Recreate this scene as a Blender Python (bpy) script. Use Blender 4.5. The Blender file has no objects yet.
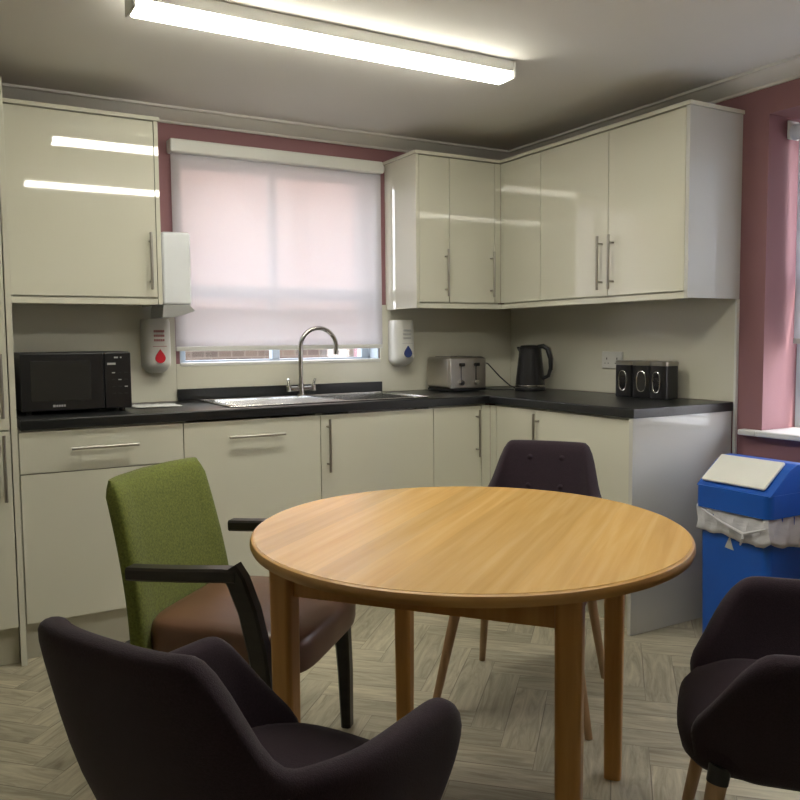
import bpy, bmesh, math, random
from math import sin, cos, pi, radians
from mathutils import Vector, Matrix
random.seed(7)
S = bpy.context.scene
COL = S.collection

# ------------------------------------------------------------------ materials
def mat(name, col, rough=.5, metal=0., coat=0., var=.0, scale=8., bump=0., bscale=60., sheen=0., spec=.5, stretch=(1,1,1)):
    m = bpy.data.materials.new(name); m.use_nodes = True
    nt = m.node_tree; b = nt.nodes['Principled BSDF']
    b.inputs['Base Color'].default_value = (*col, 1)
    b.inputs['Roughness'].default_value = rough
    b.inputs['Metallic'].default_value = metal
    b.inputs['Specular IOR Level'].default_value = spec
    if coat: b.inputs['Coat Weight'].default_value = coat; b.inputs['Coat Roughness'].default_value = .03
    if sheen:
        b.inputs['Sheen Weight'].default_value = sheen; b.inputs['Sheen Roughness'].default_value = .4
    tc = nt.nodes.new('ShaderNodeTexCoord'); mp = nt.nodes.new('ShaderNodeMapping')
    mp.inputs['Scale'].default_value = stretch
    nt.links.new(tc.outputs['Object'], mp.inputs['Vector'])
    if var:
        n = nt.nodes.new('ShaderNodeTexNoise'); n.inputs['Scale'].default_value = scale; n.inputs['Detail'].default_value = 4
        r = nt.nodes.new('ShaderNodeValToRGB')
        r.color_ramp.elements[0].position = .3; r.color_ramp.elements[1].position = .7
        r.color_ramp.elements[0].color = (*[c * (1 - var) for c in col], 1)
        r.color_ramp.elements[1].color = (*[min(1, c * (1 + var)) for c in col], 1)
        nt.links.new(mp.outputs[0], n.inputs['Vector']); nt.links.new(n.outputs['Fac'], r.inputs[0])
        nt.links.new(r.outputs[0], b.inputs['Base Color'])
    if bump:
        n = nt.nodes.new('ShaderNodeTexNoise'); n.inputs['Scale'].default_value = bscale; n.inputs['Detail'].default_value = 3
        bp = nt.nodes.new('ShaderNodeBump'); bp.inputs['Strength'].default_value = bump; bp.inputs['Distance'].default_value = .002
        nt.links.new(mp.outputs[0], n.inputs['Vector']); nt.links.new(n.outputs['Fac'], bp.inputs['Height'])
        nt.links.new(bp.outputs[0], b.inputs['Normal'])
    return m

def emis(name, col, s):
    m = bpy.data.materials.new(name); m.use_nodes = True
    nt = m.node_tree; b = nt.nodes['Principled BSDF']
    b.inputs['Base Color'].default_value = (.8, .8, .75, 1)
    b.inputs['Emission Color'].default_value = (*col, 1); b.inputs['Emission Strength'].default_value = s
    return m

def wood(name, c1, c2, c3, rough=.3, coat=.0, axis_rot=0., band=16., grain=(3, 60, 60)):
    m = bpy.data.materials.new(name); m.use_nodes = True
    nt = m.node_tree; N = nt.nodes; L = nt.links; b = N['Principled BSDF']
    b.inputs['Roughness'].default_value = rough
    b.inputs['Coat Weight'].default_value = coat; b.inputs['Coat Roughness'].default_value = .15
    tc = N.new('ShaderNodeTexCoord'); mp = N.new('ShaderNodeMapping')
    mp.inputs['Rotation'].default_value = (0, 0, axis_rot)
    L.new(tc.outputs['Object'], mp.inputs['Vector'])
    m2 = N.new('ShaderNodeMapping'); m2.inputs['Scale'].default_value = grain
    L.new(mp.outputs[0], m2.inputs['Vector'])
    n = N.new('ShaderNodeTexNoise'); n.inputs['Scale'].default_value = 1; n.inputs['Detail'].default_value = 6; n.inputs['Distortion'].default_value = .4
    L.new(m2.outputs[0], n.inputs['Vector'])
    r = N.new('ShaderNodeValToRGB'); e = r.color_ramp.elements
    e[0].position = .3; e[0].color = (*c1, 1); e[1].position = .72; e[1].color = (*c3, 1)
    k = e.new(.5); k.color = (*c2, 1)
    L.new(n.outputs['Fac'], r.inputs[0])
    # broad staves across the grain
    sp = N.new('ShaderNodeSeparateXYZ'); L.new(mp.outputs[0], sp.inputs[0])
    mu = N.new('ShaderNodeMath'); mu.operation = 'MULTIPLY'; mu.inputs[1].default_value = band
    L.new(sp.outputs['Y'], mu.inputs[0])
    fl = N.new('ShaderNodeMath'); fl.operation = 'FLOOR'; L.new(mu.outputs[0], fl.inputs[0])
    wn = N.new('ShaderNodeTexWhiteNoise'); wn.noise_dimensions = '1D'; L.new(fl.outputs[0], wn.inputs['W'])
    mr = N.new('ShaderNodeMapRange'); mr.inputs['To Min'].default_value = .86; mr.inputs['To Max'].default_value = 1.1
    L.new(wn.outputs['Value'], mr.inputs['Value'])
    mx = N.new('ShaderNodeVectorMath'); mx.operation = 'SCALE'
    L.new(r.outputs[0], mx.inputs[0]); L.new(mr.outputs[0], mx.inputs['Scale'])
    L.new(mx.outputs[0], b.inputs['Base Color'])
    return m

M = dict(
 gloss=mat('cream_gloss_lacquer', (.66, .65, .545), .035, coat=.5, var=.01, scale=1),
 grey_gloss=mat('pale_grey_gloss_lacquer', (.58, .575, .54), .08, coat=.5),
 carcass=mat('white_melamine', (.62, .61, .52), .4, var=.02),
 plinth=mat('cream_plinth', (.52, .50, .41), .35, var=.03),
 work=mat('black_laminate_worktop', (.012, .013, .014), .30, var=.25, scale=90, bump=.1, bscale=250),
 splash=mat('cream_splashback', (.68, .665, .56), .22, var=.02, scale=2),
 pink=mat('dusky_pink_paint', (.285, .14, .15), .75, var=.04, scale=3, bump=.2, bscale=120),
 ceil=mat('white_ceiling_paint', (.72, .705, .665), .85, var=.02, scale=2),
 trimw=mat('white_gloss_trim', (.72, .72, .68), .3, var=.02),
 upvc=mat('white_frame_sky_tint', (.52, .60, .66), .3, var=.02),  # white frame, with blue skylight tint put into its colour
 steel=mat('brushed_steel', (.42, .40, .36), .3, 1., bump=.1, bscale=300, stretch=(1, 1, 8)),
 sink=mat('sink_steel', (.62, .62, .60), .24, 1., bump=.05, bscale=200),
 chrome=mat('chrome', (.55, .54, .52), .12, 1., var=.05),
 toast=mat('toaster_steel', (.55, .52, .47), .36, 1., bump=.1, bscale=200, stretch=(1, 8, 1)),
 black=mat('black_plastic', (.012, .012, .014), .28, var=.1),
 mattblack=mat('matt_black_plastic', (.02, .021, .023), .5, var=.1),
 glassdark=mat('dark_door_glass', (.018, .018, .019), .07, coat=.6, var=.05),
 white=mat('white_plastic', (.70, .70, .66), .3, var=.02),
 grey=mat('grey_plastic', (.50, .51, .50), .4, var=.04),
 cool_white=mat('cool_white_plastic', (.74, .77, .80), .3, var=.02),
 red=mat('red_print', (.55, .015, .03), .35, var=.05),
 redtxt=mat('faded_red_print', (.45, .2, .2), .5, var=.05),
 blueprint=mat('navy_print', (.01, .03, .16), .35, var=.05),
 bluebin=mat('blue_bin_plastic', (.008, .10, .50), .38, var=.05, bump=.1, bscale=80),
 binwhite=mat('white_flap_plastic', (.88, .88, .82), .35, var=.02),
 purple=mat('aubergine_wool_fabric', (.024, .0125, .021), .95, var=.22, scale=260, bump=.5, bscale=500, sheen=.09),
 green=mat('moss_green_fabric', (.14, .165, .03), .95, var=.30, scale=170, bump=.6, bscale=400, sheen=.15),
 leather=mat('brown_vinyl_leather', (.15, .072, .042), .36, var=.10, scale=5, bump=.15, bscale=250),
 darkwood=mat('black_stained_wood', (.016, .013, .011), .35, var=.3, scale=6, stretch=(1, 1, 10)),
 table=wood('honey_oak_veneer', (.60, .34, .095), (.68, .405, .125), (.76, .48, .175), .26, .25, -.65, 13, (2.2, 45, 45)),
 legwood=wood('honey_oak_solid', (.50, .24, .055), (.56, .28, .07), (.62, .33, .09), .35, .1, 0, .1, (45, 45, 3)),
 edgewood=wood('oak_lipping', (.50, .27, .075), (.56, .31, .09), (.62, .36, .11), .35, .1, 0, .1, (8, 8, 60)),
 beech=wood('pale_beech', (.38, .24, .12), (.44, .28, .145), (.50, .33, .18), .4, .0, 0, .1, (50, 50, 3)),
 diffuser=emis('lit_lamp_diffuser', (1., .965, .84), 14.),
 paper=mat('white_paper', (.75, .75, .72), .8, var=.02),
 ledm=emis('display_led', (.7, .8, .75), .25),
)

def bag_mat():
    m = mat('thin_white_plastic_film', (.62, .62, .66), .3, var=.06, scale=14, bump=1., bscale=22, stretch=(1, 1, 4))
    m.node_tree.nodes['Principled BSDF'].inputs['Alpha'].default_value = 1
    return m
M['bag'] = bag_mat()

def glass_mat():
    m = bpy.data.materials.new('window_glass'); m.use_nodes = True
    nt = m.node_tree; nt.nodes.remove(nt.nodes['Principled BSDF'])
    t = nt.nodes.new('ShaderNodeBsdfTransparent'); g = nt.nodes.new('ShaderNodeBsdfGlossy'); g.inputs['Roughness'].default_value = .02
    mx = nt.nodes.new('ShaderNodeMixShader'); mx.inputs[0].default_value = .06
    nt.links.new(t.outputs[0], mx.inputs[1]); nt.links.new(g.outputs[0], mx.inputs[2])
    nt.links.new(mx.outputs[0], nt.nodes['Material Output'].inputs[0])
    return m
M['glass'] = glass_mat()

def blind_mat(name, col, trans, see):
    m = bpy.data.materials.new(name); m.use_nodes = True
    nt = m.node_tree; N = nt.nodes; L = nt.links
    N.remove(N['Principled BSDF'])
    d = N.new('ShaderNodeBsdfDiffuse'); d.inputs['Color'].default_value = (*col, 1)
    t = N.new('ShaderNodeBsdfTranslucent'); t.inputs['Color'].default_value = (*col, 1)
    p = N.new('ShaderNodeBsdfTransparent')
    wv = N.new('ShaderNodeTexNoise'); wv.inputs['Scale'].default_value = 400
    mr = N.new('ShaderNodeMapRange'); mr.inputs['To Min'].default_value = see * .7; mr.inputs['To Max'].default_value = see * 1.3
    L.new(wv.outputs['Fac'], mr.inputs['Value'])
    a = N.new('ShaderNodeMixShader'); a.inputs[0].default_value = trans
    b = N.new('ShaderNodeMixShader')
    L.new(d.outputs[0], a.inputs[1]); L.new(t.outputs[0], a.inputs[2])
    L.new(mr.outputs[0], b.inputs[0]); L.new(a.outputs[0], b.inputs[1]); L.new(p.outputs[0], b.inputs[2])
    L.new(b.outputs[0], N['Material Output'].inputs[0])
    return m
M['blind'] = blind_mat('white_sunscreen_blind_fabric', (.74, .715, .72), .50, .24)
M['blind_grey'] = blind_mat('grey_white_blind_fabric', (.72, .74, .78), .4, .10)

def floor_mat(Wp):
    m = bpy.data.materials.new('pale_oak_vinyl_planks'); m.use_nodes = True
    nt = m.node_tree; N = nt.nodes; L = nt.links; b = N['Principled BSDF']
    b.inputs['Roughness'].default_value = .42
    uv = N.new('ShaderNodeUVMap'); uv.uv_map = 'plank'
    ru = N.new('ShaderNodeUVMap'); ru.uv_map = 'rnd'
    sr = N.new('ShaderNodeSeparateXYZ'); L.new(ru.outputs[0], sr.inputs[0])
    off = N.new('ShaderNodeVectorMath'); off.operation = 'MULTIPLY_ADD'
    off.inputs[1].default_value = (3.5, 26, 1); L.new(uv.outputs[0], off.inputs[0])
    sc = N.new('ShaderNodeVectorMath'); sc.operation = 'SCALE'; sc.inputs['Scale'].default_value = 80
    L.new(ru.outputs[0], sc.inputs[0]); L.new(sc.outputs[0], off.inputs[2])
    n = N.new('ShaderNodeTexNoise'); n.inputs['Scale'].default_value = 1.; n.inputs['Detail'].default_value = 7; n.inputs['Distortion'].default_value = 1.4; n.inputs['Roughness'].default_value = .65
    L.new(off.outputs[0], n.inputs['Vector'])
    r = N.new('ShaderNodeValToRGB'); e = r.color_ramp.elements
    e[0].position = .30; e[0].color = (.29, .25, .175, 1); e[1].position = .70; e[1].color = (.62, .57, .43, 1)
    k = e.new(.5); k.color = (.46, .42, .31, 1)
    L.new(n.outputs['Fac'], r.inputs[0])
    mr = N.new('ShaderNodeMapRange'); mr.inputs['To Min'].default_value = .85; mr.inputs['To Max'].default_value = 1.1
    L.new(sr.outputs['X'], mr.inputs['Value'])
    mx = N.new('ShaderNodeVectorMath'); mx.operation = 'SCALE'; L.new(r.outputs[0], mx.inputs[0]); L.new(mr.outputs[0], mx.inputs['Scale'])
    # joint lines at the plank edges
    su = N.new('ShaderNodeSeparateXYZ'); L.new(uv.outputs[0], su.inputs[0])
    pp = N.new('ShaderNodeMath'); pp.operation = 'PINGPONG'; pp.inputs[1].default_value = Wp / 2; L.new(su.outputs['Y'], pp.inputs[0])
    lt = N.new('ShaderNodeMath'); lt.operation = 'LESS_THAN'; lt.inputs[1].default_value = .0016; L.new(pp.outputs[0], lt.inputs[0])
    mc = N.new('ShaderNodeMix'); mc.data_type = 'RGBA'; L.new(lt.outputs[0], mc.inputs[0]); L.new(mx.outputs[0], mc.inputs[6])
    mc.inputs[7].default_value = (.22, .19, .145, 1)
    L.new(mc.outputs[2], b.inputs['Base Color'])
    bp = N.new('ShaderNodeBump'); bp.inputs['Strength'].default_value = .12; bp.inputs['Distance'].default_value = .002
    L.new(n.outputs['Fac'], bp.inputs['Height']); L.new(bp.outputs[0], b.inputs['Normal'])
    return m

def brick_mat():
    m = bpy.data.materials.new('red_brown_brick'); m.use_nodes = True
    nt = m.node_tree; N = nt.nodes; L = nt.links; b = N['Principled BSDF']; b.inputs['Roughness'].default_value = .9
    tc = N.new('ShaderNodeTexCoord'); mp = N.new('ShaderNodeMapping'); mp.inputs['Rotation'].default_value = (radians(90), 0, 0)
    L.new(tc.outputs['Object'], mp.inputs['Vector'])
    k = N.new('ShaderNodeTexBrick'); k.inputs['Scale'].default_value = 4.5
    k.inputs['Color1'].default_value = (.07, .05, .035, 1); k.inputs['Color2'].default_value = (.035, .026, .02, 1); k.inputs['Mortar'].default_value = (.09, .075, .06, 1)
    k.inputs['Mortar Size'].default_value = .03
    L.new(mp.outputs[0], k.inputs['Vector']); L.new(k.outputs['Color'], b.inputs['Base Color'])
    return m
M['brick'] = brick_mat()
M['paving'] = mat('grey_paving', (.30, .28, .25), .9, var=.3, scale=5, bump=.5, bscale=20)
M['render_wall'] = mat('pale_painted_render', (.70, .66, .62), .9, var=.06, scale=3)
M['rubble'] = mat('mixed_garden_stone', (.22, .17, .13), .95, var=.8, scale=22, bump=1., bscale=30)

# ------------------------------------------------------------------ mesh builder
class MB:
    def __init__(s): s.bm = bmesh.new()
    def _merge(s, b2, smooth=None):
        me = bpy.data.meshes.new('t'); b2.to_mesh(me); b2.free(); s.bm.from_mesh(me); bpy.data.meshes.remove(me)
    def box(s, x0, x1, y0, y1, z0, z1, bev=0., seg=2, rot=None, piv=None):
        b = bmesh.new(); bmesh.ops.create_cube(b, size=1)
        for v in b.verts: v.co = Vector((x0 + (v.co.x + .5) * (x1 - x0), y0 + (v.co.y + .5) * (y1 - y0), z0 + (v.co.z + .5) * (z1 - z0)))
        if bev: bmesh.ops.bevel(b, geom=list(b.edges), offset=bev, segments=seg, affect='EDGES', profile=.5)
        if rot is not None:
            p = Vector(piv) if piv else Vector(((x0+x1)/2, (y0+y1)/2, (z0+z1)/2))
            for v in b.verts: v.co = p + rot @ (v.co - p)
        s._merge(b); return s
    def cone(s, p0, p1, r0, r1=None, n=20, bev=0.):
        r1 = r0 if r1 is None else r1
        p0, p1 = Vector(p0), Vector(p1); d = p1 - p0
        b = bmesh.new(); bmesh.ops.create_cone(b, cap_ends=True, segments=n, radius1=r0, radius2=r1, depth=d.length)
        if bev:
            es = [e for e in b.edges if any(len(f.verts) > 4 for f in e.link_faces)]
            bmesh.ops.bevel(b, geom=es, offset=bev, segments=2, affect='EDGES', profile=.5)
        q = Vector((0, 0, 1)).rotation_difference(d.normalized()).to_matrix()
        for v in b.verts: v.co = (p0 + p1) / 2 + q @ v.co
        s._merge(b); return s
    def tube(s, pts, r, n=12, closed=False):
        pts = [Vector(p) for p in pts]; rs = r if isinstance(r, (list, tuple)) else [r] * len(pts)
        b = bmesh.new(); rings = []
        up = None
        for i, p in enumerate(pts):
            t = (pts[min(i + 1, len(pts) - 1)] - pts[max(i - 1, 0)]).normalized()
            if up is None:
                up = t.orthogonal().normalized()
            up = (up - t * up.dot(t)).normalized(); w = t.cross(up)
            rings.append([b.verts.new(p + (up * cos(2 * pi * k / n) + w * sin(2 * pi * k / n)) * rs[i]) for k in range(n)])
        for a, c in zip(rings, rings[1:]):
            for k in range(n): b.faces.new((a[k], a[(k + 1) % n], c[(k + 1) % n], c[k]))
        b.faces.new(rings[0][::-1]); b.faces.new(rings[-1])
        s._merge(b); return s
    def lathe(s, prof, c=(0, 0, 0), n=32, sx=1., sy=1., pw=2.):
        b = bmesh.new(); rings = []
        def se(a):
            if pw == 2.: return cos(a), sin(a)
            ca, sa = cos(a), sin(a)
            return math.copysign(abs(ca) ** (2 / pw), ca), math.copysign(abs(sa) ** (2 / pw), sa)
        for r, z in prof:
            rings.append([b.verts.new((c[0] + r * sx * se(2 * pi * k / n)[0], c[1] + r * sy * se(2 * pi * k / n)[1], c[2] + z)) for k in range(n)])
        for a, d in zip(rings, rings[1:]):
            for k in range(n): b.faces.new((a[k], a[(k + 1) % n], d[(k + 1) % n], d[k]))
        b.faces.new(rings[0][::-1]); b.faces.new(rings[-1])
        s._merge(b); return s
    def prism(s, pts, d, bev=0.):       # polygon points (3d) extruded along d
        b = bmesh.new(); vs = [b.verts.new(p) for p in pts]; f = b.faces.new(vs)
        r = bmesh.ops.extrude_face_region(b, geom=[f])
        for v in [g for g in r['geom'] if isinstance(g, bmesh.types.BMVert)]: v.co += Vector(d)
        bmesh.ops.recalc_face_normals(b, faces=b.faces)
        if bev: bmesh.ops.bevel(b, geom=list(b.edges), offset=bev, segments=2, affect='EDGES', profile=.5)
        s._merge(b); return s
    def grid(s, rows, closeU=False, closeV=False, cap=False):   # rows of points
        b = bmesh.new(); V = [[b.verts.new(p) for p in r] for r in rows]
        nr, nc = len(V), len(V[0])
        for i in range(nr - (0 if closeU else 1)):
            for j in range(nc - (0 if closeV else 1)):
                b.faces.new((V[i][j], V[i][(j + 1) % nc], V[(i + 1) % nr][(j + 1) % nc], V[(i + 1) % nr][j]))
        if cap: b.faces.new(V[0][::-1]); b.faces.new(V[-1])
        bmesh.ops.recalc_face_normals(b, faces=b.faces)
        s._merge(b); return s
    def build(s, name, m, parent=None, world=True, smooth=True, sub=0, angle=40):
        bmesh.ops.recalc_face_normals(s.bm, faces=s.bm.faces)
        if smooth:
            for f in s.bm.faces: f.smooth = True
            for e in s.bm.edges:
                if len(e.link_faces) == 2 and e.calc_face_angle(0) > radians(angle): e.smooth = False
        me = bpy.data.meshes.new(name); s.bm.to_mesh(me); s.bm.free()
        o = bpy.data.objects.new(name, me); COL.objects.link(o); me.materials.append(m)
        if parent is not None:
            o.parent = parent
            if world:
                W = Matrix.Identity(4); p = parent
                while p is not None:
                    W = Matrix.LocRotScale(p.location, p.rotation_euler, p.scale) @ W; p = p.parent
                me.transform(W.inverted())
        if sub:
            md = o.modifiers.new('sub', 'SUBSURF'); md.levels = sub; md.render_levels = sub
        elif smooth:
            md = o.modifiers.new('wn', 'WEIGHTED_NORMAL'); md.keep_sharp = True; md.weight = 100
        return o

def tag(o, label, cat, group=None):
    o['label'] = label; o['category'] = cat
    if group: o['group'] = group
    return o
def thing(name, loc, label, cat, group=None, rz=0.):
    o = bpy.data.objects.new(name, None); COL.objects.link(o)
    o.location = loc; o.rotation_euler = (0, 0, rz); o.empty_display_size = .05
    return tag(o, label, cat, group)
def struct(o):
    o['kind'] = 'structure'; return o
def copy_tree(o, parent=None):
    c = o.copy(); COL.objects.link(c); c.parent = parent
    for ch in list(o.children): copy_tree(ch, c)
    return c

# ------------------------------------------------------------------ room shell
H = 2.24; XL = -4.3; YF = -5.6; T = .3
W0, W1, WZ0, WZ1 = -1.95, -.885, 1.083, 2.07       # back window opening
RY0, RY1, RZ0, RZ1 = -2.95, -1.675, .80, 2.08      # right window opening
struct(MB().box(XL - T, W0, 0, T, -.1, H).box(W1, T, 0, T, -.1, H).box(W0, W1, 0, T, -.1, WZ0).box(W0, W1, 0, T, WZ1, H).build('wall_back', M['pink'], smooth=False))
struct(MB().box(0, T, RY1, 0, -.1, H).box(0, T, YF - T, RY0, -.1, H).box(0, T, RY0, RY1, -.1, RZ0 - .0245).box(0, T, RY0, RY1, RZ1, H).build('wall_right', M['pink'], smooth=False))
struct(MB().box(XL - T, XL, YF - T, 0, -.1, H).build('wall_left', M['splash'], smooth=False))
struct(MB().box(XL, 0, YF - T, YF, -.1, H).build('wall_front', M['splash'], smooth=False))
struct(MB().box(XL - T, T, YF - T, T, H, H + .1).build('ceiling', M['ceil'], smooth=False))

def make_floor():
    Wp, n = .105, 4
    b = bmesh.new(); uvp = b.loops.layers.uv.new('plank'); uvr = b.loops.layers.uv.new('rnd')
    R = Matrix.Rotation(radians(45), 2); c0 = Vector((-2.1, -2.8))
    def quad(x0, y0, w, h, vert):
        cs = [(x0, y0), (x0 + w, y0), (x0 + w, y0 + h), (x0, y0 + h)]
        P = [c0 + R @ (Vector(c) * Wp) for c in cs]
        ce = sum(P, Vector((0, 0))) / 4
        if not (XL - .4 < ce.x < .4 and YF - .4 < ce.y < .4): return
        f = b.faces.new([b.verts.new((p.x, p.y, 0)) for p in P]); rr = (random.random(), random.random())
        for l, c in zip(f.loops, cs):
            u, v = (c[0] - x0) * Wp, (c[1] - y0) * Wp
            l[uvp].uv = (v, u) if vert else (u, v); l[uvr].uv = rr
    for a in range(-60, 61):
        for c in range(-12, 13):
            ox, oy = a + n * c, a - n * c
            if abs(ox) > 60 or abs(oy) > 60: continue
            quad(ox, oy, n, 1, False); quad(ox - 1, oy, 1, n, True)
    for co, no in (((XL, 0, 0), (-1, 0, 0)), ((0, 0, 0), (1, 0, 0)), ((0, YF, 0), (0, -1, 0)), ((0, 0, 0), (0, 1, 0))):
        bmesh.ops.bisect_plane(b, geom=list(b.verts) + list(b.edges) + list(b.faces), plane_co=co, plane_no=no, clear_outer=True)
    for f in b.faces:
        if f.normal.z < 0: f.normal_flip()
    # slab underneath so the floor has depth
    q = bmesh.ops.create_cube(b, size=1)
    for v in q['verts']: v.co = Vector((XL / 2 + v.co.x * -XL, YF / 2 + v.co.y * -YF, -.055 + v.co.z * .1))
    me = bpy.data.meshes.new('floor'); b.to_mesh(me); b.free(); me.materials.append(floor_mat(Wp))
    struct(bpy.data.objects.new('floor', me)); COL.objects.link(bpy.data.objects['floor'])
make_floor()

# coving: profile swept along the back and right walls
def coving(name, a, b, inward):
    a, b, w = Vector(a), Vector(b), Vector(inward)
    prof = [(0, -.056), (.012, -.056), (.014, -.046), (.03, -.040), (.055, -.028), (.078, -.014), (.084, -.010), (.096, -.010), (.098, 0), (0, 0)]
    o = MB().grid([[a + w * p + Vector((0, 0, q)) for p, q in prof], [b + w * p + Vector((0, 0, q)) for p, q in prof]], closeV=True, cap=True).build(name, M['ceil'])
    return struct(o)
coving('trim_1', (XL, 0, H), (0, 0, H), (0, -1, 0))
coving('trim_2', (0, 0, H), (0, YF, H), (-1, 0, 0))
coving('trim_3', (XL, 0, H), (XL, YF, H), (1, 0, 0))

# splashback panels (cream, wall to wall unit height)
struct(MB().box(-2.69, W0 - .02, -.010, 0, .91, 1.372, .002).box(W1 + .002, -.012, -.010, 0, .91, 1.372, .002)
       .box(W0 - .02, W1 + .002, -.012, 0, .91, WZ0, .002).build('trim_4', M['splash']))
struct(MB().box(-.010, 0, -1.545, -.0, .91, 1.372, .002).build('trim_5', M['splash']))
struct(MB().box(-.016, 0, -1.556, -1.545, .0, 1.344, .001).build('trim_6', M['trimw']))

# back window
def window(name, along, a0, a1, z0, z1, d0, d1, mull, trans=None, m=None):
    # along 'x': window lies in x, depth in y ; 'y': reversed
    def bx(mb, p0, p1, e0, e1, q0, q1, bev=.003):
        if along == 'x': mb.box(p0, p1, e0, e1, q0, q1, bev)
        else: mb.box(e0, e1, p0, p1, q0, q1, bev)
    w = thing(name, ((a0 + a1) / 2, d0, z0) if along == 'x' else (d0, (a0 + a1) / 2, z0), '', '')
    del w['label']; del w['category']; struct(w)
    f = MB(); t = .055
    bx(f, a0, a0 + t, d0, d1, z0, z1); bx(f, a1 - t, a1, d0, d1, z0, z1)
    bx(f, a0 + t, a1 - t, d0, d1, z0, z0 + .013); bx(f, a0 + t, a1 - t, d0, d1, z1 - t, z1)
    for x in mull: bx(f, x - .02, x + .02, d0, d1, z0 + .013, z1 - t)
    if trans: bx(f, a0 + t, a1 - t, d0 - .004, d1 + .004, trans - .03, trans + .03)
    f.build('window_frame', M['upvc'], w)
    g = MB(); e = (d0 + d1) / 2
    bx(g, a0 + t, a1 - t, e - .004, e + .004, z0 + .013, z1 - t, 0)
    g.build('pane', M['glass'], w)
    return w
window('window_1', 'x', W0, W1, WZ0, WZ1, .10, .15, [-1.43], 1.43)
struct(MB().box(W0, W0 + .008, .001, .0995, WZ0 + .005, WZ1, .001).build('trim_9', M['upvc']))
struct(MB().box(W1 - .008, W1, .001, .0995, WZ0 + .005, WZ1, .001).build('trim_10', M['upvc']))
struct(MB().box(W0, W1, -.016, .0995, WZ0 - .012, WZ0 + .004, .003).build('trim_7', M['trimw']))
window('window_2', 'y', RY0, RY1, RZ0, RZ1, .215, .265, [-2.3], 1.42)
# white window board under the right window
sb = MB()
sb.box(-.045, .2145, RY0, RY1, .776, .80, .006, 3).box(-.045, -.0005, RY1 - .001, RY1 + .085, .776, .80, .006, 3).box(-.045, -.0005, RY0 - .085, RY0 + .001, .776, .80, .006, 3)
o = sb.build('trim_8', M['trimw']); struct(o)

# ------------------------------------------------------------------ outside
tag(MB().box(-8, 9, 2.6, 2.8, -.2, 1.45).build('garden_wall', M['brick'], smooth=False), 'brown brick wall outside, seen under the white blind above the sink', 'wall')
tag(MB().box(-9, 9, .32, 2.59, -.3, -.2).build('paved_yard', M['paving'], smooth=False), 'grey paved yard outside the window above the sink', 'paving')
tag(MB().box(.32, 3.98, -9, .3, -.3, -.2).build('paved_path', M['paving'], smooth=False), 'grey paved path outside the pink wall window', 'paving')
M['house_brick'] = brick_mat(); _k = [n for n in M['house_brick'].node_tree.nodes if n.type == 'TEX_BRICK'][0]
_k.inputs['Color1'].default_value = (.50, .27, .22, 1); _k.inputs['Color2'].default_value = (.42, .22, .18, 1); _k.inputs['Mortar'].default_value = (.5, .42, .38, 1)
tag(MB().box(-4, 12, 7.0, 7.3, -.2, 4.6).build('neighbouring_house', M['house_brick'], smooth=False), 'red brick house wall beyond the yard, dimly seen through the large blind', 'building')
tag(MB().box(-9, 14, 2.85, 6.95, -.3, -.2).build('ground_strip', M['paving'], smooth=False), 'grey ground between the garden wall and the brick house', 'ground')
tag(MB().box(4.0, 4.2, -9, .2, -.2, 1.7).build('rendered_wall', M['render_wall'], smooth=False), 'pale rendered wall outside the window beside the blue bin', 'wall')

# ------------------------------------------------------------------ roller blinds
bl = thing('roller_blind', (-1.43, -.03, 1.135), 'large white roller blind pulled down over the window above the sink', 'blind')
MB().box(-1.985, -.889, -.075, -.002, 2.045, 2.105, .008, 3).build('cassette', M['trimw'], bl)
rows = []
for i in range(25):
    z = 2.05 - (2.05 - 1.163) * i / 24
    rows.append([(-1.975 + 1.09 * j / 20, -.035 + .0015 * sin(j * .7 + i * .15) * i / 24, z) for j in range(21)])
o = MB().grid(rows).build('fabric', M['blind'], bl); sd = o.modifiers.new('s', 'SOLIDIFY'); sd.thickness = .0008
MB().box(-1.975, -.885, -.043, -.028, 1.143, 1.164, .004, 2).build('bottom_bar', M['white'], bl)
MB().cone((-.888, -.045, 2.072), (-.878, -.045, 2.072), .022, .022).build('chain_wheel', M['white'], bl)

bl = thing('roller_blind', (.13, -2.31, 1.155), 'grey white roller blind half down in the window beside the blue bin', 'blind')
MB().cone((.125, -2.93, 2.015), (.125, -1.70, 2.015), .030, .030, 24).build('roller', M['blind_grey'], bl)
MB().box(.09, .16, -1.70, -1.692, 1.985, 2.06, .004).build('bracket', M['white'], bl)
MB().box(.09, .16, -2.94, -2.932, 1.985, 2.06, .004).build('bracket', M['white'], bl)
rows = [[(.153, -2.92 + 1.215 * j / 12, 2.01 - (2.01 - 1.175) * i / 16) for j in range(13)] for i in range(17)]
o = MB().grid(rows).build('fabric', M['blind_grey'], bl); sd = o.modifiers.new('s', 'SOLIDIFY'); sd.thickness = .0008
MB().box(.145, .16, -2.92, -1.705, 1.155, 1.177, .004, 2).build('bottom_bar', M['grey'], bl)

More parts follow.
